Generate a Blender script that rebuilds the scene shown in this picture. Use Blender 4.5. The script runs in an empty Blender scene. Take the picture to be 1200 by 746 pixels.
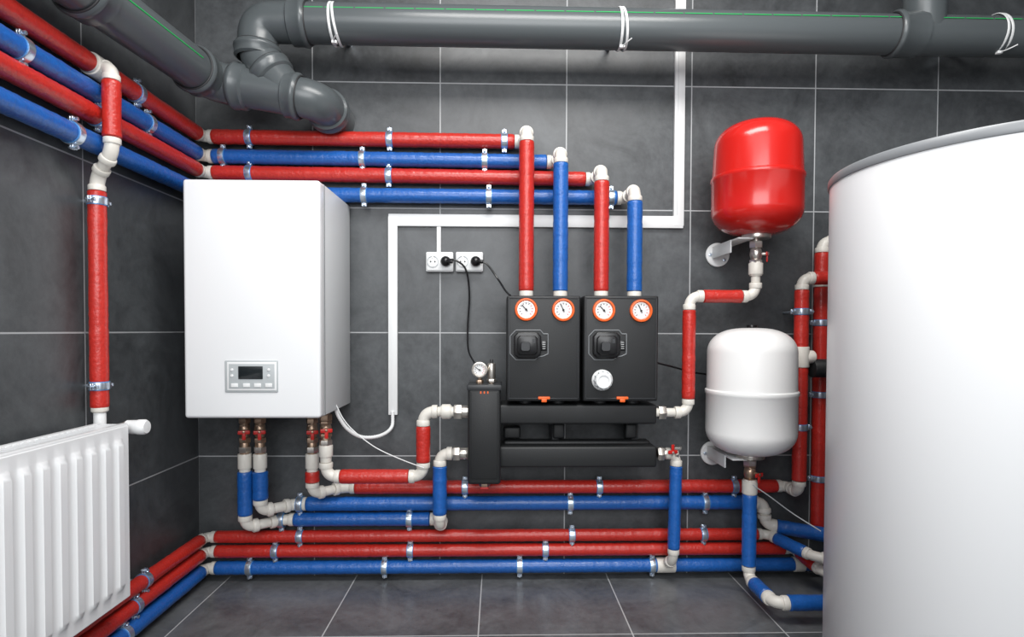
import bpy, bmesh, math, random
from mathutils import Vector, Matrix
random.seed(7)
scene = bpy.context.scene
try:
    scene.view_settings.view_transform = 'Standard'
except Exception:
    pass

# ------------------------------------------------------------------ camera
F = 674.0
CX, CY = 600.0, 402.0
CAM = Vector((0, -2.2, 0.941))
R = (Matrix.Rotation(math.radians(-1.4), 3, 'Z') @ Matrix.Rotation(math.radians(90 - 1.3), 3, 'X')
     @ Matrix.Rotation(math.radians(0.2), 3, 'Z'))
cam_data = bpy.data.cameras.new('camera')
cam = bpy.data.objects.new('camera', cam_data)
scene.collection.objects.link(cam)
cam.matrix_world = Matrix.Translation(CAM) @ R.to_4x4()
cam_data.sensor_width = 36
cam_data.lens = F / 1200 * 36
cam_data.shift_y = (CY - 373.0) / 1200
cam_data.clip_start = 0.02
scene.camera = cam

def ray(u, v):
    return R @ Vector(((u - CX) / F, -(v - CY) / F, -1))
def P(u, v, d):
    """survey measurement -> metres, at distance d in front of the back wall"""
    r = ray(u, v)
    return CAM + r * ((-d - CAM.y) / r.y)
def PX(u, v, x):
    r = ray(u, v)
    return CAM + r * ((x - CAM.x) / r.x)
XL = P(232, 400, 0).x          # left wall
XR = 2.45                       # right wall
ZC = 2.65

# ------------------------------------------------------------------ materials
def new_mat(name):
    m = bpy.data.materials.new(name)
    m.use_nodes = True
    nt = m.node_tree
    return m, nt, nt.nodes['Principled BSDF']
def mat(name, col, rough=0.4, metal=0.0, bump=0.0, bscale=60, coat=0.0, var=0.0):
    m, nt, b = new_mat(name)
    b.inputs['Base Color'].default_value = (*col, 1)
    b.inputs['Roughness'].default_value = rough
    b.inputs['Metallic'].default_value = metal
    if coat:
        b.inputs['Coat Weight'].default_value = coat
        b.inputs['Coat Roughness'].default_value = 0.12
    geo = nt.nodes.new('ShaderNodeNewGeometry')
    nz = nt.nodes.new('ShaderNodeTexNoise')
    nz.inputs['Scale'].default_value = bscale
    nz.inputs['Detail'].default_value = 3
    nt.links.new(geo.outputs['Position'], nz.inputs['Vector'])
    if bump:
        bp = nt.nodes.new('ShaderNodeBump')
        bp.inputs['Strength'].default_value = bump
        bp.inputs['Distance'].default_value = 0.004
        nt.links.new(nz.outputs['Fac'], bp.inputs['Height'])
        nt.links.new(bp.outputs['Normal'], b.inputs['Normal'])
    if var:
        mr = nt.nodes.new('ShaderNodeMapRange')
        mr.inputs['To Min'].default_value = 1 - var
        mr.inputs['To Max'].default_value = 1 + var
        nt.links.new(nz.outputs['Fac'], mr.inputs['Value'])
        mx = nt.nodes.new('ShaderNodeVectorMath'); mx.operation = 'SCALE'
        mx.inputs[0].default_value = col
        nt.links.new(mr.outputs['Result'], mx.inputs['Scale'])
        nt.links.new(mx.outputs['Vector'], b.inputs['Base Color'])
    return m

RED = mat('red_pipe_insulation', (0.50, 0.024, 0.016), 0.36, bump=0.45, bscale=120, coat=0.2, var=0.25)
BLUE = mat('blue_pipe_insulation', (0.010, 0.105, 0.40), 0.36, bump=0.45, bscale=120, coat=0.2, var=0.25)
PPR = mat('cream_plastic_fitting', (0.72, 0.69, 0.63), 0.36)
WHITE = mat('white_enamel', (0.83, 0.84, 0.85), 0.28)
TWHITE = mat('white_tank_jacket', (0.88, 0.885, 0.89), 0.35)
WHITE2 = mat('white_plastic', (0.78, 0.79, 0.79), 0.4)
RADW = mat('radiator_enamel', (0.80, 0.81, 0.82), 0.3)
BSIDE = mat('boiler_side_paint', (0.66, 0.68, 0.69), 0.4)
ZINC = mat('zinc_clamp', (0.62, 0.70, 0.80), 0.28, 0.9)
CLAMPB = mat('clamp_blue_rubber', (0.10, 0.30, 0.62), 0.4, 0.2)
NICKEL = mat('nickel_fitting', (0.66, 0.62, 0.57), 0.28, 0.9)
BRASS = mat('aged_brass', (0.46, 0.33, 0.24), 0.32, 0.85, var=0.3, bscale=40)
BLACK = mat('black_foam_cover', (0.011, 0.012, 0.013), 0.5, bump=0.12, bscale=300)
BLACKP = mat('black_plastic', (0.006, 0.006, 0.007), 0.3)
BLACKG = mat('dark_grey_plastic', (0.028, 0.030, 0.033), 0.4)
ORANGE = mat('orange_plastic', (0.85, 0.13, 0.02), 0.4)
DIAL = mat('dial_face', (0.75, 0.76, 0.76), 0.5)
DARK = mat('dark_print', (0.02, 0.02, 0.02), 0.5)
REDP = mat('red_handle', (0.60, 0.02, 0.015), 0.3)
REDT = mat('red_tank_paint', (0.55, 0.014, 0.010), 0.22, coat=0.3)
TANKW = mat('cream_tank_paint', (0.86, 0.86, 0.85), 0.28)
DRAIN = mat('grey_drain_pvc', (0.085, 0.097, 0.102), 0.28)
RUBBER = mat('rubber_seal', (0.03, 0.03, 0.032), 0.5)
GREEN = mat('green_print', (0.02, 0.42, 0.10), 0.5)
RIM = mat('grey_tank_rim', (0.20, 0.21, 0.22), 0.4)
PANELG = mat('control_panel_grey', (0.45, 0.48, 0.49), 0.4)
LCD = mat('lcd_glass', (0.012, 0.016, 0.018), 0.1)

# tiles
def tile_mat(name, ax_a, a0, sa, ax_b, b0, sb, base, grout, rough, gw=0.0042):
    m, nt, b = new_mat(name)
    N, L = nt.nodes, nt.links
    geo = N.new('ShaderNodeNewGeometry')
    sep = N.new('ShaderNodeSeparateXYZ')
    L.new(geo.outputs['Position'], sep.inputs[0])
    def M(op, x, y=None, z=None):
        n = N.new('ShaderNodeMath'); n.operation = op
        for i, q in enumerate((x, y, z)):
            if q is None: continue
            if isinstance(q, (int, float)): n.inputs[i].default_value = q
            else: L.new(q, n.inputs[i])
        return n.outputs[0]
    def axis(ax, o, s):
        t = M('DIVIDE', M('SUBTRACT', sep.outputs[ax], o), s)
        fl = M('FLOOR', t)
        fr = M('FRACT', t)
        e = M('MULTIPLY', M('MINIMUM', fr, M('SUBTRACT', 1.0, fr)), s)
        return fl, e
    fa, ea = axis(ax_a, a0, sa)
    fb, eb = axis(ax_b, b0, sb)
    e = M('MINIMUM', ea, eb)
    mask = M('LESS_THAN', e, gw / 2)
    comb = N.new('ShaderNodeCombineXYZ')
    L.new(fa, comb.inputs[0]); L.new(fb, comb.inputs[1])
    wn = N.new('ShaderNodeTexWhiteNoise'); wn.noise_dimensions = '3D'
    L.new(comb.outputs[0], wn.inputs['Vector'])
    off = N.new('ShaderNodeVectorMath'); off.operation = 'MULTIPLY_ADD'
    L.new(wn.outputs['Color'], off.inputs[0])
    off.inputs[1].default_value = (7, 7, 7)
    L.new(geo.outputs['Position'], off.inputs[2])
    n1 = N.new('ShaderNodeTexNoise'); n1.inputs['Scale'].default_value = 3.6
    n1.inputs['Detail'].default_value = 9; n1.inputs['Roughness'].default_value = 0.68
    n1.inputs['Distortion'].default_value = 1.0
    L.new(off.outputs[0], n1.inputs['Vector'])
    n2 = N.new('ShaderNodeTexNoise'); n2.inputs['Scale'].default_value = 38
    n2.inputs['Detail'].default_value = 6; n2.inputs['Roughness'].default_value = 0.7
    L.new(off.outputs[0], n2.inputs['Vector'])
    f = M('ADD', M('MULTIPLY', n1.outputs['Fac'], 0.7), M('MULTIPLY', n2.outputs['Fac'], 0.3))
    f = M('ADD', f, M('MULTIPLY', M('SUBTRACT', wn.outputs['Value'], 0.5), 0.06))
    cr = N.new('ShaderNodeValToRGB')
    cr.color_ramp.elements[0].position = 0.34
    cr.color_ramp.elements[0].color = (base[0]*0.55, base[1]*0.55, base[2]*0.56, 1)
    cr.color_ramp.elements[1].position = 0.66
    cr.color_ramp.elements[1].color = (base[0]*1.55, base[1]*1.55, base[2]*1.55, 1)
    L.new(f, cr.inputs[0])
    mix = N.new('ShaderNodeMix'); mix.data_type = 'RGBA'
    L.new(mask, mix.inputs[0])
    L.new(cr.outputs[0], mix.inputs[6])
    mix.inputs[7].default_value = (*grout, 1)
    L.new(mix.outputs[2], b.inputs['Base Color'])
    rr = M('ADD', M('MULTIPLY', n2.outputs['Fac'], 0.25), rough - 0.12)
    L.new(rr, b.inputs['Roughness'])
    bp = N.new('ShaderNodeBump'); bp.inputs['Strength'].default_value = 0.35
    bp.inputs['Distance'].default_value = 0.003
    hgt = M('SUBTRACT', M('MULTIPLY', f, 0.7), M('MULTIPLY', mask, 0.6))
    L.new(hgt, bp.inputs['Height'])
    L.new(bp.outputs[0], b.inputs['Normal'])
    return m
ZJ = P(600, 390, 0).z
XJ = P(663, 300, 0).x
T = (P(952, 300, 0).x - P(515, 300, 0).x) / 3
TZ = (P(600, 101, 0).z - P(600, 536, 0).z) / 3
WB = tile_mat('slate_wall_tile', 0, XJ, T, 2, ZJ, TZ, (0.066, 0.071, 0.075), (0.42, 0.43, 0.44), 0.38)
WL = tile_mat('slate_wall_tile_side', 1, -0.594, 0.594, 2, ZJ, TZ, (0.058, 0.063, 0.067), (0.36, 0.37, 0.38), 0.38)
XF = P(565, 676, 0).x
FL = tile_mat('slate_floor_tile', 0, XF, T, 1, -0.445, T, (0.104, 0.109, 0.113), (0.46, 0.47, 0.47), 0.32)
CEIL = mat('ceiling_paint', (0.6, 0.6, 0.6), 0.8)

# ------------------------------------------------------------------ mesh builder
def basis(a):
    a = Vector(a).normalized()
    t = Vector((0, 0, 1)) if abs(a.z) < 0.9 else Vector((0, 1, 0))
    u = a.cross(t).normalized()
    return a, u, a.cross(u).normalized()

class B:
    def __init__(s, name):
        s.name = name; s.v = []; s.f = []; s.mi = []; s.mats = []
    def m(s, mt):
        if mt not in s.mats: s.mats.append(mt)
        return s.mats.index(mt)
    def add(s, vs, fs, mt):
        o = len(s.v); k = s.m(mt)
        s.v.extend([Vector(q) for q in vs])
        for f in fs:
            s.f.append([i + o for i in f]); s.mi.append(k)
    def box(s, c, size, mt, bev=0.003, seg=2, rot=None):
        bm = bmesh.new()
        bmesh.ops.create_cube(bm, size=1)
        for v in bm.verts:
            v.co = Vector((v.co.x * size[0], v.co.y * size[1], v.co.z * size[2]))
        if bev > 0:
            bev = min(bev, min(size) * 0.45)
            bmesh.ops.bevel(bm, geom=list(bm.edges), offset=bev, segments=seg, affect='EDGES', profile=0.5)
        bm.verts.index_update()
        M = rot if rot else Matrix.Identity(3)
        c = Vector(c)
        s.add([c + M @ v.co for v in bm.verts], [[v.index for v in f.verts] for f in bm.faces], mt)
        bm.free()
    def bb(s, a, b, mt, bev=0.003, seg=2):
        a, b = Vector(a), Vector(b)
        s.box((a + b) / 2, [abs(b[i] - a[i]) for i in range(3)], mt, bev, seg)
    def lathe(s, p, axis, prof, mt, seg=28, cap=True, ph=0.0):
        a, u, w = basis(axis); p = Vector(p)
        vs = []; fs = []
        for r, h in prof:
            for i in range(seg):
                t = 2 * math.pi * i / seg + ph
                vs.append(p + a * h + (u * math.cos(t) + w * math.sin(t)) * max(r, 1e-5))
        n = len(prof)
        for j in range(n - 1):
            for i in range(seg):
                k = (i + 1) % seg
                fs.append([j * seg + i, j * seg + k, (j + 1) * seg + k, (j + 1) * seg + i])
        if cap:
            fs.append([i for i in range(seg)][::-1])
            fs.append([(n - 1) * seg + i for i in range(seg)])
        s.add(vs, fs, mt)
    def cyl(s, p0, p1, r, mt, seg=24, bev=0.002, ph=0.0):
        p0, p1 = Vector(p0), Vector(p1); h = (p1 - p0).length
        bev = min(bev, r * 0.4, h * 0.4)
        s.lathe(p0, p1 - p0, [(r - bev, 0), (r - bev * 0.3, bev * 0.3), (r, bev), (r, h - bev), (r - bev * 0.3, h - bev * 0.3), (r - bev, h)], mt, seg, ph=ph)
    def sweep(s, path, r, mt, seg=20):
        path = [Vector(q) for q in path]; n = len(path)
        tan = []
        for i in range(n):
            a = path[max(i - 1, 0)]; b = path[min(i + 1, n - 1)]
            tan.append((b - a).normalized())
        _, u, _ = basis(tan[0])
        vs = []; fs = []
        for i in range(n):
            u = (u - tan[i] * u.dot(tan[i])).normalized()
            w = tan[i].cross(u)
            rr = r[i] if isinstance(r, (list, tuple)) else r
            for k in range(seg):
                t = 2 * math.pi * k / seg
                vs.append(path[i] + (u * math.cos(t) + w * math.sin(t)) * rr)
        for j in range(n - 1):
            for i in range(seg):
                k = (i + 1) % seg
                fs.append([j * seg + i, j * seg + k, (j + 1) * seg + k, (j + 1) * seg + i])
        fs.append(list(range(seg))[::-1]); fs.append([(n - 1) * seg + i for i in range(seg)])
        s.add(vs, fs, mt)
    def torus(s, c, axis, r, t, mt, seg=32, ts=8, w=None):
        a, u, x = basis(axis); c = Vector(c); w = w or t
        vs = []; fs = []
        for i in range(seg):
            th = 2 * math.pi * i / seg
            d = u * math.cos(th) + x * math.sin(th)
            for j in range(ts):
                q = 2 * math.pi * j / ts
                vs.append(c + d * (r + t * math.cos(q)) + a * (w * math.sin(q)))
        for i in range(seg):
            for j in range(ts):
                i2, j2 = (i + 1) % seg, (j + 1) % ts
                fs.append([i * ts + j, i2 * ts + j, i2 * ts + j2, i * ts + j2])
        s.add(vs, fs, mt)
    def done(s, angle=38):
        lo = Vector([min(v[i] for v in s.v) for i in range(3)])
        hi = Vector([max(v[i] for v in s.v) for i in range(3)])
        c = (lo + hi) / 2
        me = bpy.data.meshes.new(s.name)
        me.from_pydata([tuple(v - c) for v in s.v], [], s.f)
        for mt in s.mats: me.materials.append(mt)
        for p, k in zip(me.polygons, s.mi): p.material_index = k; p.use_smooth = True
        bm = bmesh.new(); bm.from_mesh(me)
        bmesh.ops.recalc_face_normals(bm, faces=bm.faces)
        for e in bm.edges:
            if len(e.link_faces) == 2:
                if e.calc_face_angle(0) > math.radians(angle): e.smooth = False
        bm.to_mesh(me); bm.free()
        o = bpy.data.objects.new(s.name, me)
        scene.collection.objects.link(o)
        o.location = c
        return o

PR = 0.027   # insulation radius
def insul(b, p0, p1, mt, r=PR):
    p0, p1 = Vector(p0), Vector(p1); h = (p1 - p0).length
    if h < 0.008: return
    n = max(3, int(h / 0.009))
    prof = [(r - 0.006, 0), (r - 0.002, 0.001)]
    for i in range(n + 1):
        prof.append((r + random.uniform(-0.0008, 0.0006), 0.004 + (h - 0.008) * i / n))
    prof += [(r - 0.002, h - 0.001), (r - 0.006, h)]
    b.lathe(p0, p1 - p0, prof, mt, 24)
def bez(p0, c, p1, n=10):
    return [p0 * (1 - t) ** 2 + c * 2 * t * (1 - t) + p1 * t * t for t in [i / n for i in range(n + 1)]]
def elbow(b, c, din, dout, L1, L2, mt=PPR, r=0.0215):
    c = Vector(c); a = c - din * L1; z = c + dout * L2
    b.sweep(bez(c - din * L1 * 0.85, c, c + dout * L2 * 0.85, 10), r, mt, 24)
    for p, d, L in ((a, din, L1), (z, -dout, L2)):
        w = min(0.020, L * 0.45)
        b.lathe(p, d, [(r * 0.8, 0), (r * 1.17, 0.001), (r * 1.2, 0.003), (r * 1.2, w - 0.003), (r * 1.12, w), (r * 0.9, w + 0.001)], mt, 24)
def run(b, pts, mats, r=PR, L=0.048, fit=PPR):
    pts = [Vector(p) for p in pts]; n = len(pts)
    k = min(1.0, (r / 0.0270)) 
    dirs = [(pts[i + 1] - pts[i]).normalized() for i in range(n - 1)]
    lens = [(pts[i + 1] - pts[i]).length for i in range(n - 1)]
    ls = [min(L, l * (0.46 if 0 < i < n - 2 else 0.8)) for i, l in enumerate(lens)]
    for i in range(n - 1):
        a = pts[i] + dirs[i] * (ls[i] if i > 0 else 0)
        z = pts[i + 1] - dirs[i] * (ls[i] if i < n - 2 else 0)
        if mats[i] is None:
            b.cyl(a, z, 0.0185 * k, fit)
        else:
            insul(b, a, z, mats[i], r)
    for i in range(1, n - 1):
        elbow(b, pts[i], dirs[i - 1], dirs[i], ls[i - 1], ls[i], fit, 0.0212 * k)
def socket(b, p, axis, w=0.03, r=0.0265, mt=PPR):
    a = Vector(axis).normalized(); p = Vector(p)
    b.cyl(p - a * w / 2, p + a * w / 2, r, mt)
    b.cyl(p - a * w * 0.62, p + a * w * 0.62, r * 0.86, mt)
def clip(b, p, axis, wall, r=PR, wd=0.020, gap=0.045):
    """pipe clamp: band, two screwed lugs, stud into the wall; wall = unit vector towards wall"""
    a = Vector(axis).normalized(); w = Vector(wall); p = Vector(p)
    side = a.cross(w).normalized()
    b.lathe(p - a * wd / 2, a, [(r - 0.001, 0), (r + 0.0032, 0.0005), (r + 0.0036, 0.003), (r + 0.0036, wd - 0.003), (r + 0.0032, wd - 0.0005), (r - 0.001, wd)], ZINC, 28, cap=False)
    b.lathe(p - a * (wd / 2 + 0.002), a, [(r - 0.001, 0), (r + 0.0015, 0.0003), (r + 0.0015, wd + 0.0037), (r - 0.001, wd + 0.004)], CLAMPB, 28, cap=False)
    rot = Matrix((a, side, w)).transposed()
    for sg in (-1, 1):
        c = p + side * sg * (r + 0.009)
        b.box(c, (wd * 0.9, 0.012, 0.004), ZINC, 0.001, 1, rot)
        b.box(c - w * 0.006, (wd * 0.9, 0.012, 0.003), ZINC, 0.001, 1, rot)
        b.cyl(c - w * 0.013, c + w * 0.009, 0.0030, ZINC, 10, 0.0005)
        b.cyl(c - w * 0.016, c - w * 0.009, 0.0050, ZINC, 6, 0.0005)
    b.cyl(p + w * r, p + w * gap, 0.005, ZINC, 10)
def nut(b, p, axis, w, r, mt=NICKEL):
    a = Vector(axis).normalized(); p = Vector(p)
    b.cyl(p, p + a * w, r, mt, 6, 0.0015)
def valve(b, p0, p1, mt=BRASS, hd=(0, -1, 0), lever=(0, 0, -1), handle=True, r=0.018):
    """ball valve between p0 and p1"""
    p0, p1 = Vector(p0), Vector(p1); a = (p1 - p0).normalized(); h = (p1 - p0).length
    prof = [(r * 0.8, 0), (r * 0.8, h * 0.2), (r * 0.95, h * 0.25), (r * 1.1, h * 0.4), (r * 1.15, h * 0.5), (r * 1.1, h * 0.6), (r * 0.95, h * 0.75), (r * 0.8, h * 0.8), (r * 0.8, h)]
    b.lathe(p0, a, prof, mt, 20)
    nut(b, p0, a, h * 0.2, r * 1.25, mt); nut(b, p1 - a * h * 0.2, a, h * 0.2, r * 1.25, mt)
    nut(b, p0 + a * h * 0.26, a, h * 0.07, r * 1.12, mt)
    if handle:
        c = (p0 + p1) / 2; hd = Vector(hd).normalized(); lv = Vector(lever).normalized()
        b.cyl(c, c + hd * (r + 0.018), 0.006, mt, 12)
        e = c + hd * (r + 0.018)
        rot = Matrix((hd.cross(lv), hd, lv)).transposed()
        b.box(e + lv * 0.002, (0.040, 0.006, 0.014), REDP, 0.003, 2, rot)
        b.box(e + lv * 0.016, (0.012, 0.005, 0.026), REDP, 0.002, 2, rot)
        b.cyl(e, e + hd * 0.006, 0.005, mt, 6)

UP, DN = Vector((0, 0, 1)), Vector((0, 0, -1))
BK, FW = Vector((0, 1, 0)), Vector((0, -1, 0))
RT, LT = Vector((1, 0, 0)), Vector((-1, 0, 0))

# ------------------------------------------------------------------ room shell
def slab(name, a, b, mt):
    q = B(name); q.bb(a, b, mt, 0); return q.done()
YF = -3.6
slab('wall_back', (XL - 0.1, 0, -0.1), (XR + 0.1, 0.1, ZC + 0.1), WB)
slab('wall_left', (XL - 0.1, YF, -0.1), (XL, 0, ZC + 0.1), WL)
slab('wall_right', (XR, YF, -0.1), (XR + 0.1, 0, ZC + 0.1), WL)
slab('floor', (XL, YF, -0.1), (XR, 0, 0), FL)
slab('ceiling', (XL, YF, ZC), (XR, 0, ZC + 0.1), CEIL)

# ------------------------------------------------------------------ upper heating pipes
OFF = 0.045
XP = XL + OFF
WP = OFF
upper = [
    ((240, 160), (605, 166), 617, RED, (293, 457, 591), (160,)),
    ((240, 183), (645, 190), 657, BLUE, (262, 425, 568), (172, 25)),
    ((240, 202), (692, 210), 705, RED, (293, 456), (115,)),
    ((390, 228), (735, 232), 744, BLUE, (427, 573, 716), (85,)),
]
PUMP_TOP = P(640, 346, 0.26).z
DD = 0.17
for i, (c0, c1, ud, col, cb, cl) in enumerate(upper):
    b = B('heating_pipe')
    z0 = P(c0[0], c0[1], WP).z; z1 = P(c1[0], c1[1], WP).z
    xd = P(ud, 250, DD).x
    pts = [(XP, -1.95, z0), (XP, -WP, z0), (xd, -WP, z1), (xd, -DD, z1), (xd, -DD, PUMP_TOP + 0.020)]
    run(b, pts, [col, col, None, col], r=0.0268, L=0.040)
    b.cyl((xd, -DD, PUMP_TOP - 0.01), (xd, -DD, PUMP_TOP + 0.024), 0.0245, PPR)
    for u in cb:
        x = P(u, 200, WP).x
        t = (x - XP) / (xd - XP)
        clip(b, (x, -WP, z0 + (z1 - z0) * t), RT, BK)
    for u in cl:
        p = PX(u, 200, XP)
        clip(b, (XP, p.y, z0), BK, LT)
    if i == 0:
        yv = PX(119, 300, XP).y
        socket(b, (XP, yv, z0), BK, 0.075, 0.031)
        q0 = Vector((XP, yv, z0))
        xo = XP + 0.052
        yo = yv - 0.030
        q1 = Vector((xo, yo, z0 - 0.008))
        def zat(v): return PX(119, v, XP).z
        q2 = Vector((xo, yo, zat(182)))
        xw = XL + 0.035
        q3 = Vector((xw, yv, zat(209)))
        q4 = Vector((xw, yv, zat(478)))
        run(b, [q0, q1, q2, q3, q4], [None, RED, None, RED], r=0.0225, L=0.036)
        b.cyl(q4, q4 - UP * 0.12, 0.015, WHITE2)
        socket(b, q4, UP, 0.02, 0.021)
        clip(b, (xw, yv, zat(236)), UP, LT, 0.0225, gap=0.035)
        clip(b, (xw, yv, zat(452)), UP, LT, 0.0225, gap=0.035)
    b.done()

# ------------------------------------------------------------------ lower heating pipes
def zrow(v, u=400, d=WP): return P(u, v, d).z
zA, zB, zC, zD, zE, zF = [zrow(v, u) for v, u in ((570, 620), (589, 620), (608, 420), (627, 560), (644, 560), (663, 560))]
DB = 0.13
ZBB = P(290, 490, 0.384).z   # boiler underside
def boiler_riser(b, u, d=DB, Lt=0.235):
    x = P(u, 550, d).x
    zt = ZBB
    b.cyl((x, -d, zt + 0.01), (x, -d, zt - 0.04), 0.014, BRASS)
    nut(b, (x, -d, zt - 0.015), DN, 0.022, 0.022, BRASS)
    k = Lt / 0.235
    valve(b, (x, -d, zt - 0.038), (x, -d, zt - 0.125 * k), BRASS, hd=(0.35, -1, 0), lever=DN, r=0.017)
    b.cyl((x, -d, zt - 0.12 * k), (x, -d, zt - 0.17 * k), 0.017, BRASS)
    nut(b, (x, -d, zt - 0.140 * k), DN, 0.020, 0.022, NICKEL)
    b.cyl((x, -d, zt - 0.165 * k), (x, -d, zt - 0.218 * k), 0.0235, PPR)
    b.cyl((x, -d, zt - 0.20 * k), (x, -d, zt - 0.245 * k), 0.019, PPR)
    return Vector((x, -d, zt - Lt + 0.006))
b = B('heating_pipe')      # first riser -> lower blue -> separator return
s = boiler_riser(b, 287)
xs = P(516, 600, 0.11).x
zs = P(530, 531, 0.13).z
run(b, [s, (s.x, s.y, zC), (s.x + 0.10, -WP, zC), (xs, -WP, zC), (xs, -0.13, zC), (xs, -0.13, zs), (P(549, 531, 0.13).x, -0.13, zs)],
    [BLUE, None, BLUE, None, BLUE, None], r=0.0255, L=0.045)
nut(b, (P(531, 531, 0.13).x, -0.13, zs), RT, 0.025, 0.026); b.cyl((P(538, 531, .13).x, -0.13, zs), (P(549, 531, .13).x, -0.13, zs), 0.021, NICKEL)
clip(b, (P(480, 608, WP).x, -WP, zC), RT, BK); clip(b, (P(324, 608, WP).x + 0.02, -WP, zC), RT, BK)
b.done()
b = B('heating_pipe')      # second riser -> long blue
s = boiler_riser(b, 305)
xe = P(895, 589, WP).x
run(b, [s, (s.x, s.y, zB), (s.x + 0.095, -WP, zB), (xe, -WP, zB), (xe + 0.005, -WP, zB - 0.085), (xe + 0.25, -0.12, zB - 0.11)],
    [BLUE, None, BLUE, None, BLUE], r=0.0265, L=0.042)
for u in (352, 668, 826): clip(b, (P(u, 588, WP).x, -WP, zB), RT, BK)
b.done()
b = B('heating_pipe')      # third riser -> long red -> right-hand riser
s = boiler_riser(b, 366)
xr = P(938, 450, 0.13).x
run(b, [s, (s.x, s.y, zA), (s.x + 0.09, -WP, zA), (xr, -WP, zA), (xr, -0.13, zA), (xr, -0.13, P(938, 326, .13).z), (xr + 0.26, -0.13, P(938, 324, .13).z)],
    [RED, None, RED, None, RED, RED], r=0.025, L=0.042)
for u in (545, 702, 860): clip(b, (P(u, 570, WP).x, -WP, zA), RT, BK, 0.025)
z = P(938, 418, .13).z
socket(b, (xr, -0.13, z), UP, 0.075, 0.0285)
socket(b, (xr + 0.03, -0.13, z), RT, 0.03, 0.024)
z2 = P(938, 430, .13).z
b.cyl((xr + 0.04, -0.13, z2 - 0.004), (xr + 0.35, -0.13, z2 - 0.004), 0.034, BLACK)
for v in (365, 500): clip(b, (xr, -0.13, P(938, v, .13).z), UP, BK, 0.025, gap=0.13)
b.done()
b = B('heating_pipe')      # fourth riser -> flow to separator
s = boiler_riser(b, 382, d=0.19, Lt=0.175)
zh = P(440, 558, 0.19).z
xv = P(496, 530, 0.19).x
zu = P(520, 482, 0.19).z
run(b, [s, (s.x, s.y, zh), (xv, -0.19, zh), (xv, -0.19, zu), (P(549, 482, 0.19).x, -0.19, zu)], [None, RED, RED, None], r=0.025, L=0.050)
nut(b, (P(532, 482, .19).x, -0.19, zu), RT, 0.028, 0.027); b.cyl((P(538, 482, .19).x, -0.19, zu), (P(552, 482, .19).x, -0.19, zu), 0.022, NICKEL)
socket(b, (P(523, 482, .19).x, -0.19, zu), RT, 0.03, 0.026)
b.done()
for k, (z, col, rr, ends, ms, cls) in enumerate((
    (zD, RED, .0225, [P(899, 627, WP), P(955, 641, 0.22), P(1030, 660, 0.30)], [RED, RED, BLUE, BLUE], (352, 670, 824)),
    (zE, RED, .0235, [P(930, 645, WP), P(965, 676, 0.22), P(1040, 690, 0.30)], [RED, RED, RED, RED], (323, 481, 639)),
    (zF, BLUE, .0250, [P(1080, 664, WP)], [BLUE, BLUE], (293, 451, 609, 764)))):
    b = B('heating_pipe')
    pts = [(XP, -1.9, z), (XP, -WP, z)] + [Vector((ends[0].x, -WP, z))]
    for e in ends[1:]:
        pts.append(Vector((e.x, e.y, max(z - 0.02, 0.05))))
    run(b, pts, ms[:len(pts) - 1], r=rr, L=0.038)
    for u in cls: clip(b, (P(u, 640, WP).x, -WP, z), RT, BK, rr)
    clip(b, (XP, -0.42 - 0.05 * k, z), BK, LT, rr)
    if k == 2:
        socket(b, (P(935, 664, WP).x, -WP, z), RT, 0.04, 0.028)
    b.done()

b = B('heating_pipe')   # second vertical riser at right
xq = P(961, 450, WP).x
run(b, [(xq, -WP, zD + 0.02), (xq, -WP, P(957, 283, WP).z), (xq + 0.30, -WP, P(957, 283, WP).z)], [RED, RED], L=0.042)
socket(b, (xq, -WP, P(957, 330, WP).z), UP, 0.04, 0.029)
for v in (378, 462, 560): clip(b, (xq, -WP, P(957, v, WP).z), UP, BK)
b.done()

# ------------------------------------------------------------------ expansion tanks
DT = 0.215
def tank(name, u, vt, vb, px_r, mt, profile_top):
    b = B(name)
    c = P(u, (vt + vb) / 2, DT)
    r = px_r * (2.2 - DT) / F
    zt, zb = P(u, vt, DT).z, P(u, vb, DT).z
    H = zt - zb
    prof = []
    n = 14
    hd = 0.085
    for i in range(n + 1):
        t = math.pi / 2 * i / n
        prof.append((r * math.sin(t) ** 0.75, hd * (1 - math.cos(t))))
    mid = H * 0.50
    prof += [(r, mid - 0.012), (r + 0.003, mid - 0.008), (r + 0.0035, mid), (r + 0.003, mid + 0.004), (r - 0.002, mid + 0.008)]
    top = H - hd
    prof.append((r * profile_top, top))
    for i in range(1, n + 1):
        t = math.pi / 2 * i / n
        prof.append((r * profile_top * math.cos(t) ** 0.7 if i < n else 0.0, top + hd * math.sin(t)))
    b.lathe((c.x, -DT, zb), UP, prof, mt, 64)
    b.cyl((c.x, -DT, zb + 0.006), (c.x, -DT, zb - 0.012), 0.048, NICKEL)
    b.cyl((c.x, -DT, zb - 0.005), (c.x, -DT, zb - 0.035), 0.014, NICKEL)
    nut(b, (c.x, -DT, zb - 0.020), DN, 0.018, 0.023)
    # wall bracket: disc plate, arm and gusset
    b.cyl((c.x - 0.055, -0.012, zb - 0.040), (c.x - 0.055, 0, zb - 0.040), 0.046, WHITE2, 36, 0.004)
    b.bb((c.x - 0.075, -DT - 0.03, zb - 0.016), (c.x - 0.02, -0.005, zb - 0.010), WHITE2, 0.002)
    b.bb((c.x - 0.078, -DT + 0.03, zb - 0.055), (c.x - 0.073, -0.005, zb - 0.010), WHITE2, 0.001)
    for dx, dz in ((-0.085, -0.04), (-0.03, -0.06)): b.cyl((c.x + dx, -0.010, zb + dz), (c.x + dx, -0.016, zb + dz), 0.007, ZINC, 6)
    return b, c.x, zb, zt
b, tx, tzb, tzt = tank('expansion_tank', 887, 144, 276, 51, REDT, 0.955)
b.done()
b = B('heating_pipe')
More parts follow.
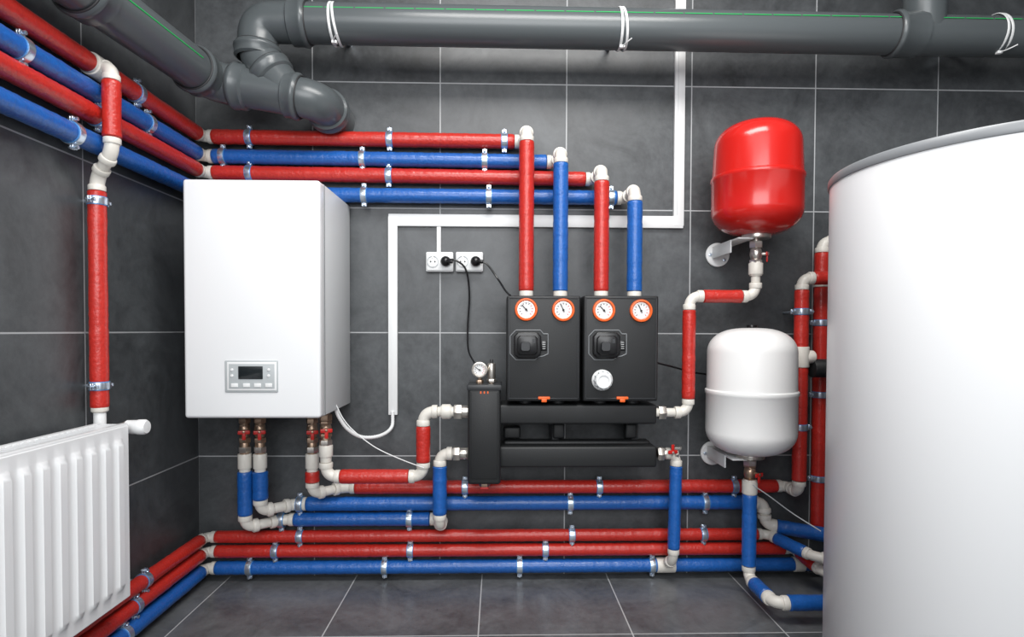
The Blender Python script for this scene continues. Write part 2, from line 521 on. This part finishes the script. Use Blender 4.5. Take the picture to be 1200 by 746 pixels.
z0 = P(790, 483, DT).z; z1 = P(840, 347, DT).z
xa = P(807, 420, DT).x
run(b, [(P(768, 483, DT).x, -DT, z0), (xa, -DT, z0), (xa, -DT, z1), (tx, -DT, z1), (tx, -DT, tzb - 0.09)],
    [None, RED, RED, None], r=0.0225, L=0.048)
nut(b, (P(771, 483, DT).x, -DT, z0), RT, 0.026, 0.025)
socket(b, (tx, -DT, tzb - 0.115), UP, 0.04, 0.024)
valve(b, (tx, -DT, tzb - 0.030), (tx, -DT, tzb - 0.098), NICKEL, hd=(1, -0.6, 0), lever=DN)
b.done()
b, wx, wzb, wzt = tank('expansion_tank', 880, 384, 532, 51, TANKW, 0.98)
b.cyl((wx, -DT, wzt - 0.003), (wx, -DT, wzt + 0.010), 0.018, BLACKP)
b.done()
b = B('heating_pipe')
valve(b, (wx, -DT, wzb - 0.030), (wx, -DT, wzb - 0.098), BRASS, hd=(0.6, -1, 0), lever=DN)
socket(b, (wx, -DT, wzb - 0.115), UP, 0.045, 0.026)
zz = 0.072
run(b, [(wx, -DT, wzb - 0.139), (wx, -DT, zz), (P(907, 711, 0.40).x, -0.40, zz), (P(1060, 711, .40).x, -0.40, zz)],
    [BLUE, BLUE, BLUE], r=0.0245, L=0.045)
b.done()
b = B('heating_pipe')
zz0 = P(780, 531, 0.13).z; xd = P(792, 600, 0.13).x
run(b, [(P(776, 531, .13).x, -0.13, zz0), (xd, -0.13, zz0), (xd - 0.008, -0.13, zF + 0.050), (xd - 0.012, -WP - 0.005, zF + 0.01)], [None, BLUE, None], r=0.0225, L=0.045)
nut(b, (P(771, 531, .13).x, -0.13, zz0), RT, 0.02, 0.026)
valve(b, (P(770, 531, .13).x, -0.13, zz0), (xd + 0.004, -0.13, zz0), NICKEL, hd=(0.3, -1, 0.3), lever=UP)
nut(b, (xd, -0.13, zz0 + 0.026), DN, 0.012, 0.020)
socket(b, (xd - 0.012, -WP, zF), RT, 0.07, 0.028)
b.done()

# ------------------------------------------------------------------ wall hung boiler
b = B('wall_hung_boiler')
fd = 0.384
a0 = P(214.5, 350, fd); a1 = P(375, 350, fd)
zt = P(300, 210, fd).z; zb = ZBB
b.bb((a0.x, -fd, zb), (a1.x, -fd + 0.05, zt), WHITE, 0.010, 4)
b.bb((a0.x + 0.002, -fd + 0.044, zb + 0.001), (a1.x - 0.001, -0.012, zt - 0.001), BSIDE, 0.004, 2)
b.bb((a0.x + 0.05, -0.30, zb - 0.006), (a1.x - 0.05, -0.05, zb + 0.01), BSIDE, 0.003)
b.bb((a0.x + 0.03, -0.014, zb + 0.05), (a1.x - 0.03, 0, zt - 0.05), ZINC, 0.001)
b.bb((a1.x - 0.002, -fd + 0.048, zb + 0.004), (a1.x + 0.0005, -fd + 0.052, zt - 0.004), RIM, 0)
def fbox(u0, v0, u1, v1, d, th, mt, bev=0.002):
    p, q = P(u0, v1, d), P(u1, v0, d)
    b.bb((p.x, -d - th, p.z), (q.x, -d + 0.004, q.z), mt, bev, 3)
fbox(264, 422, 326, 459.5, fd, 0.004, PANELG, 0.004)
fbox(266, 424, 324, 457.5, fd + 0.004, 0.0012, WHITE2, 0.003)
fbox(268, 426, 322, 455.5, fd + 0.005, 0.0008, PANELG, 0.003)
fbox(279.5, 429, 308, 444, fd + 0.005, 0.0025, LCD, 0.001)
for u in (275, 289, 302, 315):
    fbox(u - 4, 449, u + 4, 453.5, fd + 0.005, 0.003, WHITE2, 0.001)
for (u, v) in ((272, 433), (272, 440), (315, 433), (315, 440)):
    p = P(u, v, fd + 0.005); b.cyl((p.x, -fd - 0.004, p.z), (p.x, -fd - 0.008, p.z), 0.0045, WHITE2, 16, 0.001)
b.done()

# ------------------------------------------------------------------ pump groups and manifold
PD = 0.26
def gauge(b, c, r, ring, dialang=0.6, face=DIAL):
    c = Vector(c)
    b.lathe(c, FW, [(r, -0.01), (r, 0.006), (r * 0.96, 0.010), (r * 0.84, 0.011), (r * 0.76, 0.007), (r * 0.76, 0.0)], ring, 36, cap=False)
    b.lathe(c, FW, [(r * 0.78, 0.0), (r * 0.78, 0.003), (r * 0.02, 0.0032)], NICKEL, 32)
    b.lathe(c + FW * 0.003, FW, [(r * 0.68, 0.0), (r * 0.68, 0.001)], face, 32)
    for i in range(11):
        t = math.radians(225 - 27 * i)
        d = Vector((math.cos(t), 0, math.sin(t)))
        rot = Matrix((d, BK, d.cross(BK))).transposed()
        b.box(c + FW * 0.0045 + d * r * 0.55, (r * 0.14, 0.0008, r * 0.05), DARK if i < 7 else REDP, 0, 1, rot)
    d = Vector((math.cos(dialang), 0, math.sin(dialang)))
    rot = Matrix((d, BK, d.cross(BK))).transposed()
    b.box(c + FW * 0.006 + d * r * 0.18, (r * 0.75, 0.001, r * 0.07), DARK, 0, 1, rot)
    b.cyl(c + FW * 0.004, c + FW * 0.008, r * 0.1, DARK, 12)
for gi, (u0, u1) in enumerate(((593.5, 680.5), (683.5, 772))):
    b = B('pump_group')
    p = P(u0, 470, PD); q = P(u1, 346.5, PD)
    b.bb((p.x, -PD, p.z), (q.x, -0.14, q.z), BLACK, 0.006, 3)
    b.bb((p.x + 0.004, -0.145, p.z + 0.004), (q.x - 0.004, -0.03, q.z - 0.004), BLACKG, 0.004, 2)
    b.bb((p.x + 0.05, -0.035, p.z + 0.10), (q.x - 0.05, 0, q.z - 0.10), ZINC, 0.002)
    t = 0.0035
    for (xa_, za_, xb_, zb_) in ((p.x + .006, p.z + .008, p.x + .006 + t, q.z - .006), (q.x - .006 - t, p.z + .008, q.x - .006, q.z - .006),
                                 (p.x + .006, p.z + .008, q.x - .006, p.z + .008 + t), (p.x + .006, q.z - .006 - t, q.x - .006, q.z - .006)):
        b.bb((xa_, -PD - 0.0025, za_), (xb_, -PD + 0.001, zb_), BLACKG, 0.001, 1)
    gs = ((616.5, 362.5), (660, 363)) if gi == 0 else ((707.5, 363.5), (751, 364))
    for k, g in enumerate(gs):
        c = P(g[0], g[1], PD)
        gauge(b, (c.x, -PD, c.z), 0.0385, ORANGE, 2.3 if k == 0 else 2.0)
    # pump head: outline frame, square-shouldered controller housing, connector
    u = 617 if gi == 0 else 709
    c = P(u + 3, 404, PD)
    fw, fh = 0.064, 0.050
    cpt = [(-fw, fh * .6), (-fw * .7, fh), (fw * .6, fh), (fw * .75, fh * .75), (fw, fh * .75), (fw, -fh * .6), (fw * .75, -fh * .75), (fw * .5, -fh * .8), (fw * .3, -fh), (-fw * .7, -fh), (-fw, -fh * .6)]
    loop = [Vector((c.x + x, -PD - 0.001, c.z + z)) for x, z in cpt]
    for k in range(len(loop)):
        b.sweep([loop[k], loop[(k + 1) % len(loop)]], 0.0018, RIM, 8)
    hx = c.x - 0.006
    def oct_prism(cx_, cz_, hw, hh, ch, y0_, y1_, mt):
        o = [(-hw, -hh + ch), (-hw + ch, -hh), (hw - ch, -hh), (hw, -hh + ch), (hw, hh - ch), (hw - ch, hh), (-hw + ch, hh), (-hw, hh - ch)]
        lay = [(1, y0_), (1, y1_ + .003), (.96, y1_ + .0008), (.92, y1_)]
        vs = []; fs = []
        for s_, y_ in lay:
            for x_, z_ in o: vs.append((cx_ + x_ * s_, y_, cz_ + z_ * s_))
        for j in range(len(lay) - 1):
            for i_ in range(8):
                k_ = (i_ + 1) % 8
                fs.append([j * 8 + i_, j * 8 + k_, (j + 1) * 8 + k_, (j + 1) * 8 + i_])
        fs.append([(len(lay) - 1) * 8 + i_ for i_ in range(8)])
        b.add(vs, fs, mt)
    oct_prism(hx, c.z, 0.045, 0.043, 0.013, -PD + .001, -PD - .022, BLACKP)
    oct_prism(hx - .001, c.z, 0.034, 0.032, 0.009, -PD - .02, -PD - .034, BLACKP)
    oct_prism(hx - .008, c.z - .004, 0.015, 0.015, 0.005, -PD - .033, -PD - .048, BLACKG)
    b.box((hx + .020, -PD - .0345, c.z + .014), (.010, .0012, .014), BLACKG, 0)
    b.box((c.x + 0.050, -PD - 0.002, c.z - 0.002), (0.020, 0.006, 0.034), BLACKP, 0.002)
    for dz in (0.010, 0.003, -0.004, -0.011):
        b.box((c.x + 0.050, -PD - 0.0055, c.z + dz - 0.001), (0.010, 0.001, 0.0013), DIAL, 0)
    if gi == 1:
        c = P(705.5, 445, PD)
        b.lathe((c.x, -PD, c.z), FW, [(0.034, -0.002), (0.036, 0.004), (0.033, 0.010), (0.029, 0.012), (0.028, 0.030), (0.025, 0.034), (0.018, 0.034), (.017, .031), (0.0, 0.031)], WHITE2, 32)
        for k in range(12):
            a = 2 * math.pi * k / 12
            b.cyl((c.x + .0285 * math.cos(a), -PD - .012, c.z + .0285 * math.sin(a)), (c.x + .0285 * math.cos(a), -PD - .030, c.z + .0285 * math.sin(a)), 0.003, PANELG, 8)
    c = P(637.5 if gi == 0 else 729, 466, PD)
    b.box((c.x, -PD - 0.003, c.z), (0.040, 0.010, 0.009), ORANGE, 0.002)
    b.box((c.x, -PD - 0.004, c.z - 0.008), (0.018, 0.010, 0.012), ORANGE, 0.002)
    for dx in (-0.058, 0.058):
        cc = (p.x + q.x) / 2 + dx
        b.cyl((cc, -0.17, p.z + 0.01), (cc, -0.17, p.z - 0.035), 0.026, BLACKG)
    b.done()

b = B('distribution_manifold')
MD = 0.17
def bar(v0, v1, u0, u1, dc, th):
    p, q = P(u0, v1, dc + th / 2), P(u1, v0, dc + th / 2)
    b.bb((p.x, -dc - th / 2, p.z), (q.x, -dc + th / 2, q.z), BLACK, 0.008, 3)
    return p, q
bar(474, 497, 580, 770, MD, 0.12)
bar(500, 514, 590, 610, 0.12, 0.05); bar(496, 514, 648, 662, 0.12, 0.05); bar(496, 514, 733, 747, 0.12, 0.05)
p, q = bar(523, 548, 580, 770, 0.15, 0.12)
bar(516, 530, 590, 762, 0.13, 0.05)
for u in (650, 742):
    c = P(u, 505, 0.1)
    b.bb((c.x - .012, -0.13, c.z - .06), (c.x + .012, 0, c.z + .06), BLACKG, .002)
b.done()

b = B('hydraulic_separator')
SD = 0.19
p, q = P(548, 568, SD + .055), P(587, 452, SD + .055)
b.bb((p.x, -SD - .055, p.z), (q.x, -SD + .075, q.z), BLACK, 0.010, 3)
b.bb((p.x + .01, -SD - .058, p.z + .02), (q.x - .01, -SD - .05, q.z - .02), BLACK, 0.004, 2)
cx = (p.x + q.x) / 2
b.bb((p.x - .003, -SD - .058, q.z - .016), (q.x + .003, -SD + .078, q.z + .004), BLACKG, 0.004, 2)
b.bb((cx - .02, -0.12, p.z + .1), (cx + .02, 0, p.z + .2), BLACKG, .002)
b.cyl((cx, -SD, p.z + 0.005), (cx, -SD, p.z - .020), .014, BRASS); nut(b, (cx, -SD, p.z - .005), DN, .012, .02, BRASS)
b.box((cx, -SD - .012, p.z - .022), (.030, .012, .008), REDP, .003)
for i in range(3):
    b.box((cx - .012 + .012 * i, -SD - .0585, q.z - .022), (.004, .002, .008), ORANGE, 0)
vx = P(576, 430, SD).x
b.cyl((vx, -SD, q.z), (vx, -SD, q.z + .02), .010, BRASS); nut(b, (vx, -SD, q.z + .008), UP, .012, .017, NICKEL)
b.cyl((vx, -SD, q.z + .02), (vx, -SD, q.z + .075), .014, NICKEL, 20, .004); b.cyl((vx, -SD, q.z + .072), (vx, -SD, q.z + .088), .006, RUBBER)
gx = P(562, 433, SD + .02)
b.cyl((gx.x, -SD, q.z), (gx.x, -SD, gx.z), .007, BRASS); nut(b, (gx.x, -SD, q.z + .004), UP, .012, .013, BRASS)
b.cyl((gx.x, -SD + .01, gx.z), (gx.x, -SD - .02, gx.z), .027, NICKEL)
gauge(b, (gx.x, -SD - .02, gx.z), .028, NICKEL, 2.6)
b.done()

# ------------------------------------------------------------------ cable trunking, sockets, cables
b = B('cable_trunking')
def tr(u0, v0, u1, v1, th=.016):
    p, q = P(u0, v1, .016), P(u1, v0, .016)
    b.bb((p.x, -th, p.z), (q.x, 0.001, q.z), WHITE2, .0025, 2)
pt_ = P(789.5, 264.5, .016); pq = P(801.5, 264.5, .016)
b.bb((pt_.x, -.0172, pt_.z), (pq.x, 0.001, ZC), WHITE2, .0025)
b.bb((pt_.x + .012, -.0178, pt_.z + .04), (pt_.x + .0132, -.015, ZC), PANELG, 0)
tr(455, 253, 801, 264.5)
tr(455, 253, 465.5, 486, .0172)
tr(511.5, 262, 516.5, 297, .012)
b.done()
b = B('flexible_conduit')
d = .02
k = [P(460, 482, d), P(459, 500, .03), P(446, 510, .08), P(425, 512, .12), P(408, 503, .15), P(397, 488, .17), P(392, 474, .18)]
def smooth(pts, n=8):
    out = []
    pts = [Vector(p) for p in pts]
    for i in range(len(pts) - 1):
        p0 = pts[max(i - 1, 0)]; p1 = pts[i]; p2 = pts[i + 1]; p3 = pts[min(i + 2, len(pts) - 1)]
        for j in range(n):
            t = j / n
            out.append(0.5 * ((2 * p1) + (p2 - p0) * t + (2 * p0 - 5 * p1 + 4 * p2 - p3) * t * t + (3 * p1 - p0 - 3 * p2 + p3) * t ** 3))
    out.append(pts[-1]); return out
pth = smooth(k, 14)
b.sweep(pth, [.0070 if i % 2 else .0062 for i in range(len(pth))], WHITE2, 12)
b.done()
def cable(name, pts, r, mt):
    b = B(name); b.sweep(smooth(pts), r, mt, 8); b.done()
cable('sensor_cable', [P(394, 474, .2), P(402, 490, .2), P(415, 505, .2), P(440, 524, .2), P(470, 538, .2), P(497, 548, .23)], .0018, WHITE2)
cable('sensor_cable', [P(882, 568, .24), P(900, 580, .25), P(930, 602, .25), P(962, 622, .3)], .0020, PANELG)
cable('power_cable', [P(770, 425, .20), P(790, 430, .18), P(812, 436, .1), P(835, 439, .05)], .0035, BLACKP)
for k, (u0, u1, cab) in enumerate(((499, 531, [(522, 304, .05), (534, 305, .06), (546, 316, .05), (550, 345, .03), (548, 385, .03), (549, 410, .06), (556, 425, .14), (562, 436, .19)]),
                                   (534, 566, [(556, 304, .05), (570, 309, .06), (583, 326, .07), (592, 340, .12), (598, 346, .18)]))):
    b = B('power_socket')
    p, q = P(u0, 318, .03), P(u1, 295, .03)
    b.bb((p.x, -.03, p.z), (q.x, 0, q.z), WHITE2, .005, 3)
    b.bb((p.x + .004, -.034, p.z + .004), (q.x - .004, -.028, q.z - .004), WHITE2, .003, 2)
    cz = (p.z + q.z) / 2; w = q.x - p.x
    for j, fx in enumerate((.26, .74)):
        c = Vector((p.x + w * fx, -.034, cz))
        b.lathe(c, FW, [(.0215, -.002), (.0215, .003), (.0195, .003), (.0185, -.001), (0, -.001)], PANELG if j == 0 else WHITE2, 28)
        if j == 0:
            for dx in (-.008, .008): b.cyl(c + Vector((dx, .0005, 0)), c + Vector((dx, -.0015, 0)), .0028, DARK, 12, 0)
            for dz in (-.016, .016): b.box(c + Vector((0, -.002, dz)), (.005, .003, .004), NICKEL, 0)
        else:
            b.lathe(c, FW, [(.018, 0), (.019, .006), (.019, .016), (.015, .024), (.009, .030), (0, .032)], BLACKP, 24)
            b.cyl(c + Vector((0, -.022, 0)), c + Vector((.028, -.030, -.004)), .007, BLACKP, 12)
    pts = [P(*t) for t in cab]
    b.sweep(smooth(pts), .0036, BLACKP, 8)
    b.done()

# ------------------------------------------------------------------ drain pipework
DR = 0.065
b = B('drain_pipe')
def collar(p, a, w=.05, r=DR + .009):
    a = Vector(a).normalized(); p = Vector(p)
    b.lathe(p - a * w / 2, a, [(DR, 0), (r - .002, .001), (r, .004), (r + .003, .008), (r + .003, .016), (r, .020), (r, w - .004), (DR, w + .002)], DRAIN, 40, cap=False)
    b.torus(p - a * w / 2, a, DR + .003, .003, RUBBER, 40, 8)
def dsweep(pts, rad=.085):
    pts = [Vector(p) for p in pts]; path = [pts[0]]
    for i in range(1, len(pts) - 1):
        a = (pts[i - 1] - pts[i]); c = (pts[i + 1] - pts[i])
        L = min(rad, a.length * .49, c.length * .49)
        path += bez(pts[i] + a.normalized() * L, pts[i], pts[i] + c.normalized() * L, 12)
    path.append(pts[-1])
    b.sweep(path, DR, DRAIN, 40)
dd = .2
m0 = P(345, 27, dd); mz = m0.z
e0 = Vector((XR, -dd, mz - 0.01))
el1 = P(303, 25, dd); el1.z = mz
el2 = P(302, 66, dd); el3 = P(338, 110, dd)
dsweep([e0, m0, el1, el2, el3], .075)
collar(m0 + RT * .02, LT, .06); collar(P(302, 62, dd), (el2 - el1), .045)
collar(P(318, 86, dd), el3 - el2, .045)
l0 = P(248, 96, dd); l1 = P(100, -12, .75); l2 = l0 + (l1 - l0) * 2.6
r1 = P(375, 118, dd)
dsweep([l2, l0, r1, Vector((r1.x + .004, -.0, r1.z - .002))], .075)
collar(l0 + (l1 - l0).normalized() * .085, l0 - l1, .06)
collar(l0 + (l1 - l0).normalized() * .55, l0 - l1, .06)
collar(l0 + (r1 - l0).normalized() * .10, r1 - l0, .05)
collar(l0 + (r1 - l0).normalized() * .28, l0 - r1, .05)
collar((r1.x, -.11, r1.z), FW, .05)
c = P(1060, 28, dd)
collar((c.x, -dd, mz - .005), RT, .10)
b.cyl((c.x + .07, -dd, mz), (c.x + .07, -dd, ZC), DR, DRAIN, 40)
for (x0, x1) in ((P(352, 20, dd).x, c.x - .06), (c.x + .07, XR)):
    ang = math.radians(22)
    yy = -dd - math.cos(ang) * (DR + .0003); zq = mz - .003 + math.sin(ang) * (DR + .0003)
    x = x0
    while x < x1:
        L = .10
        b.box((x + L * .47, yy, zq + .001), (L * .94, .0012, .0030), GREEN, 0, 1, Matrix.Rotation(-ang, 3, 'X'))
        x += L
dv = (l1 - l0).normalized()
off = (RT * .75 + UP * .10 + FW * .1); off = (off - dv * off.dot(dv)).normalized()
b.sweep([l0 + dv * .16 + off * (DR + .0), l0 + dv * .5 + off * (DR + .0)], .0022, GREEN, 6)
b.done()
def tie(u):
    b = B('cable_tie')
    p = P(u, 26, dd); c = Vector((p.x, -dd, mz - .003))
    for k, s_ in ((0, .0), (1, .014)):
        ax = Vector((1, 0, .13 if k else .04))
        b.torus(c + RT * s_, ax, DR + .0025, .0022, WHITE2, 40, 8, .0045)
    b.box(c + Vector((.008, -.02, -DR - .004)), (.018, .014, .010), WHITE2, .002)
    b.sweep(smooth([c + Vector((.008, -.02, -DR - .004)), c + Vector((.015, -.05, -DR - .006)), c + Vector((.03, -.07, -DR - .0))]), .002, WHITE2, 6)
    b.bb((c.x - .008, -.14 + .0, mz + .02), (c.x + .008, 0, mz + .035), ZINC, .001)
    b.done()
for u in (391, 725, 1163): tie(u)

# ------------------------------------------------------------------ water heater tank
b = B('water_heater_tank')
TC = Vector((1.170, -0.880, 0)); TR = 0.350
ztop = 1.330
b.lathe((TC.x, TC.y, 0.035), UP, [(TR - .03, 0), (TR - .006, .002), (TR, .01), (TR, ztop - .035 - .022)], TWHITE, 128)
b.lathe((TC.x, TC.y, ztop - .024), UP, [(TR - .004, 0), (TR + .003, .0015), (TR + .004, .004), (TR + .004, .019), (TR + .001, .023), (TR - .02, .025), (TR - .03, .025)], RIM, 128)
b.lathe((TC.x, TC.y, ztop), UP, [(TR - .03, 0), (TR - .08, .010), (TR * .5, .02), (.06, .024), (.0, .024)], TWHITE, 96)
for a in (45, 135, 225, 315):
    c = TC + Vector((math.cos(math.radians(a)), math.sin(math.radians(a)), 0)) * (TR - .08)
    b.cyl((c.x, c.y, 0), (c.x, c.y, .05), .03, BLACKP)
b.done()

# ------------------------------------------------------------------ radiator
b = B('panel_radiator')
xf = XL + .145; xb = XL + .045
pe = PX(156.5, 600, xf)
y1 = pe.y; y0 = y1 - 1.30
zt = PX(155, 497, xf).z; zb = PX(155, 700, xf).z
pitch = .050
ys = [y1 - .004, y1 - .020]
nr = int((y1 - y0 - .04) / pitch)
heights = [0, 0]
for i in range(nr):
    s0 = y1 - .022 - i * pitch
    for f, h in ((0.0, 0), (.12, .0), (.20, .25), (.30, 1), (.70, 1), (.80, .25), (.88, 0)):
        ys.append(s0 - f * pitch); heights.append(h)
ys += [y0 + .004]; heights += [0]
zs = [zb + .004, zb + .030, zb + .036, zb + .044, zb + .052]
fz = [0, 0, .3, .85, 1]
nmid = 6
for i in range(1, nmid): zs.append(zb + .052 + (zt - zb - .104) * i / nmid); fz.append(1)
zs += [zt - .052, zt - .044, zt - .036, zt - .030, zt - .004]; fz += [1, .85, .3, 0, 0]
vs = []; fs = []
A = .009
for yy, h in zip(ys, heights):
    for zz_, f in zip(zs, fz):
        vs.append((xf - .009 + A * h * f, yy, zz_))
nz = len(zs)
for i in range(len(ys) - 1):
    for j in range(nz - 1):
        fs.append([i * nz + j, i * nz + j + 1, (i + 1) * nz + j + 1, (i + 1) * nz + j])
b.add(vs, fs, RADW)
b.bb((xf - .022, y0, zb), (xf - .0095, y1, zt), RADW, .005, 3)
b.bb((xb, y0, zb), (xb + .014, y1, zt), RADW, .005, 3)
b.bb((xb + .002, y1 - .004, zb + .02), (xf - .012, y1 - .001, zt - .005), RADW, .001)
b.bb((xb + .002, y0 + .001, zb + .02), (xf - .012, y0 + .004, zt - .005), RADW, .001)
b.bb((xb + .004, y0, zt - .012), (xb + .020, y1, zt + .004), RADW, .003)
b.bb((xf - .028, y0, zt - .012), (xf - .011, y1, zt + .004), RADW, .003)
n = int(1.3 / .02)
for i in range(n + 1):
    yy = y0 + .004 + i * (1.292 / n)
    b.bb((xb + .012, yy - .004, zt - .006), (xf - .02, yy + .004, zt + .001), RADW, 0)
b.bb((xb + .02, y0 + .01, zt - .09), (xf - .03, y1 - .01, zt - .085), RADW, 0)
for yy in (y0 + .2, y1 - .2):
    b.bb((XL, yy - .02, zb + .05), (xb + .002, yy + .02, zt - .05), RADW, .002)
c = PX(163, 500, xf - .005)
b.cyl((xf - .045, y1 + .035, c.z), (xf - .02, y1 + .035, c.z), .016, NICKEL)
b.lathe((xf - .04, y1 + .035, c.z), RT, [(.014, 0), (.019, .004), (.0195, .03), (.021, .036), (.021, .052), (.017, .058), (0, .059)], WHITE2, 28)
b.cyl((xf - .05, y1 - .002, c.z), (xf - .05, y1 + .045, c.z), .012, NICKEL)
b.done()

# ------------------------------------------------------------------ lights
def area(name, loc, target, size, sy, power, col=(1, 1, 1)):
    l = bpy.data.lights.new(name, 'AREA'); l.shape = 'RECTANGLE'; l.size = size; l.size_y = sy
    l.energy = power; l.color = col
    o = bpy.data.objects.new(name, l); scene.collection.objects.link(o)
    o.location = loc
    o.rotation_euler = (Vector(target) - Vector(loc)).to_track_quat('-Z', 'Y').to_euler()
area('ceiling_light', (0.25, -1.35, 2.60), (0.25, -1.0, 0), 1.4, 0.7, 48, (1, .985, .96))
area('room_light', (0.0, -3.3, 1.9), (0.1, 0, 0.7), 2.2, 1.5, 60, (.97, .985, 1))
w = bpy.data.worlds.new('world'); scene.world = w; w.use_nodes = True
w.node_tree.nodes['Background'].inputs[0].default_value = (.93, .96, 1, 1)
w.node_tree.nodes['Background'].inputs[1].default_value = 0.75
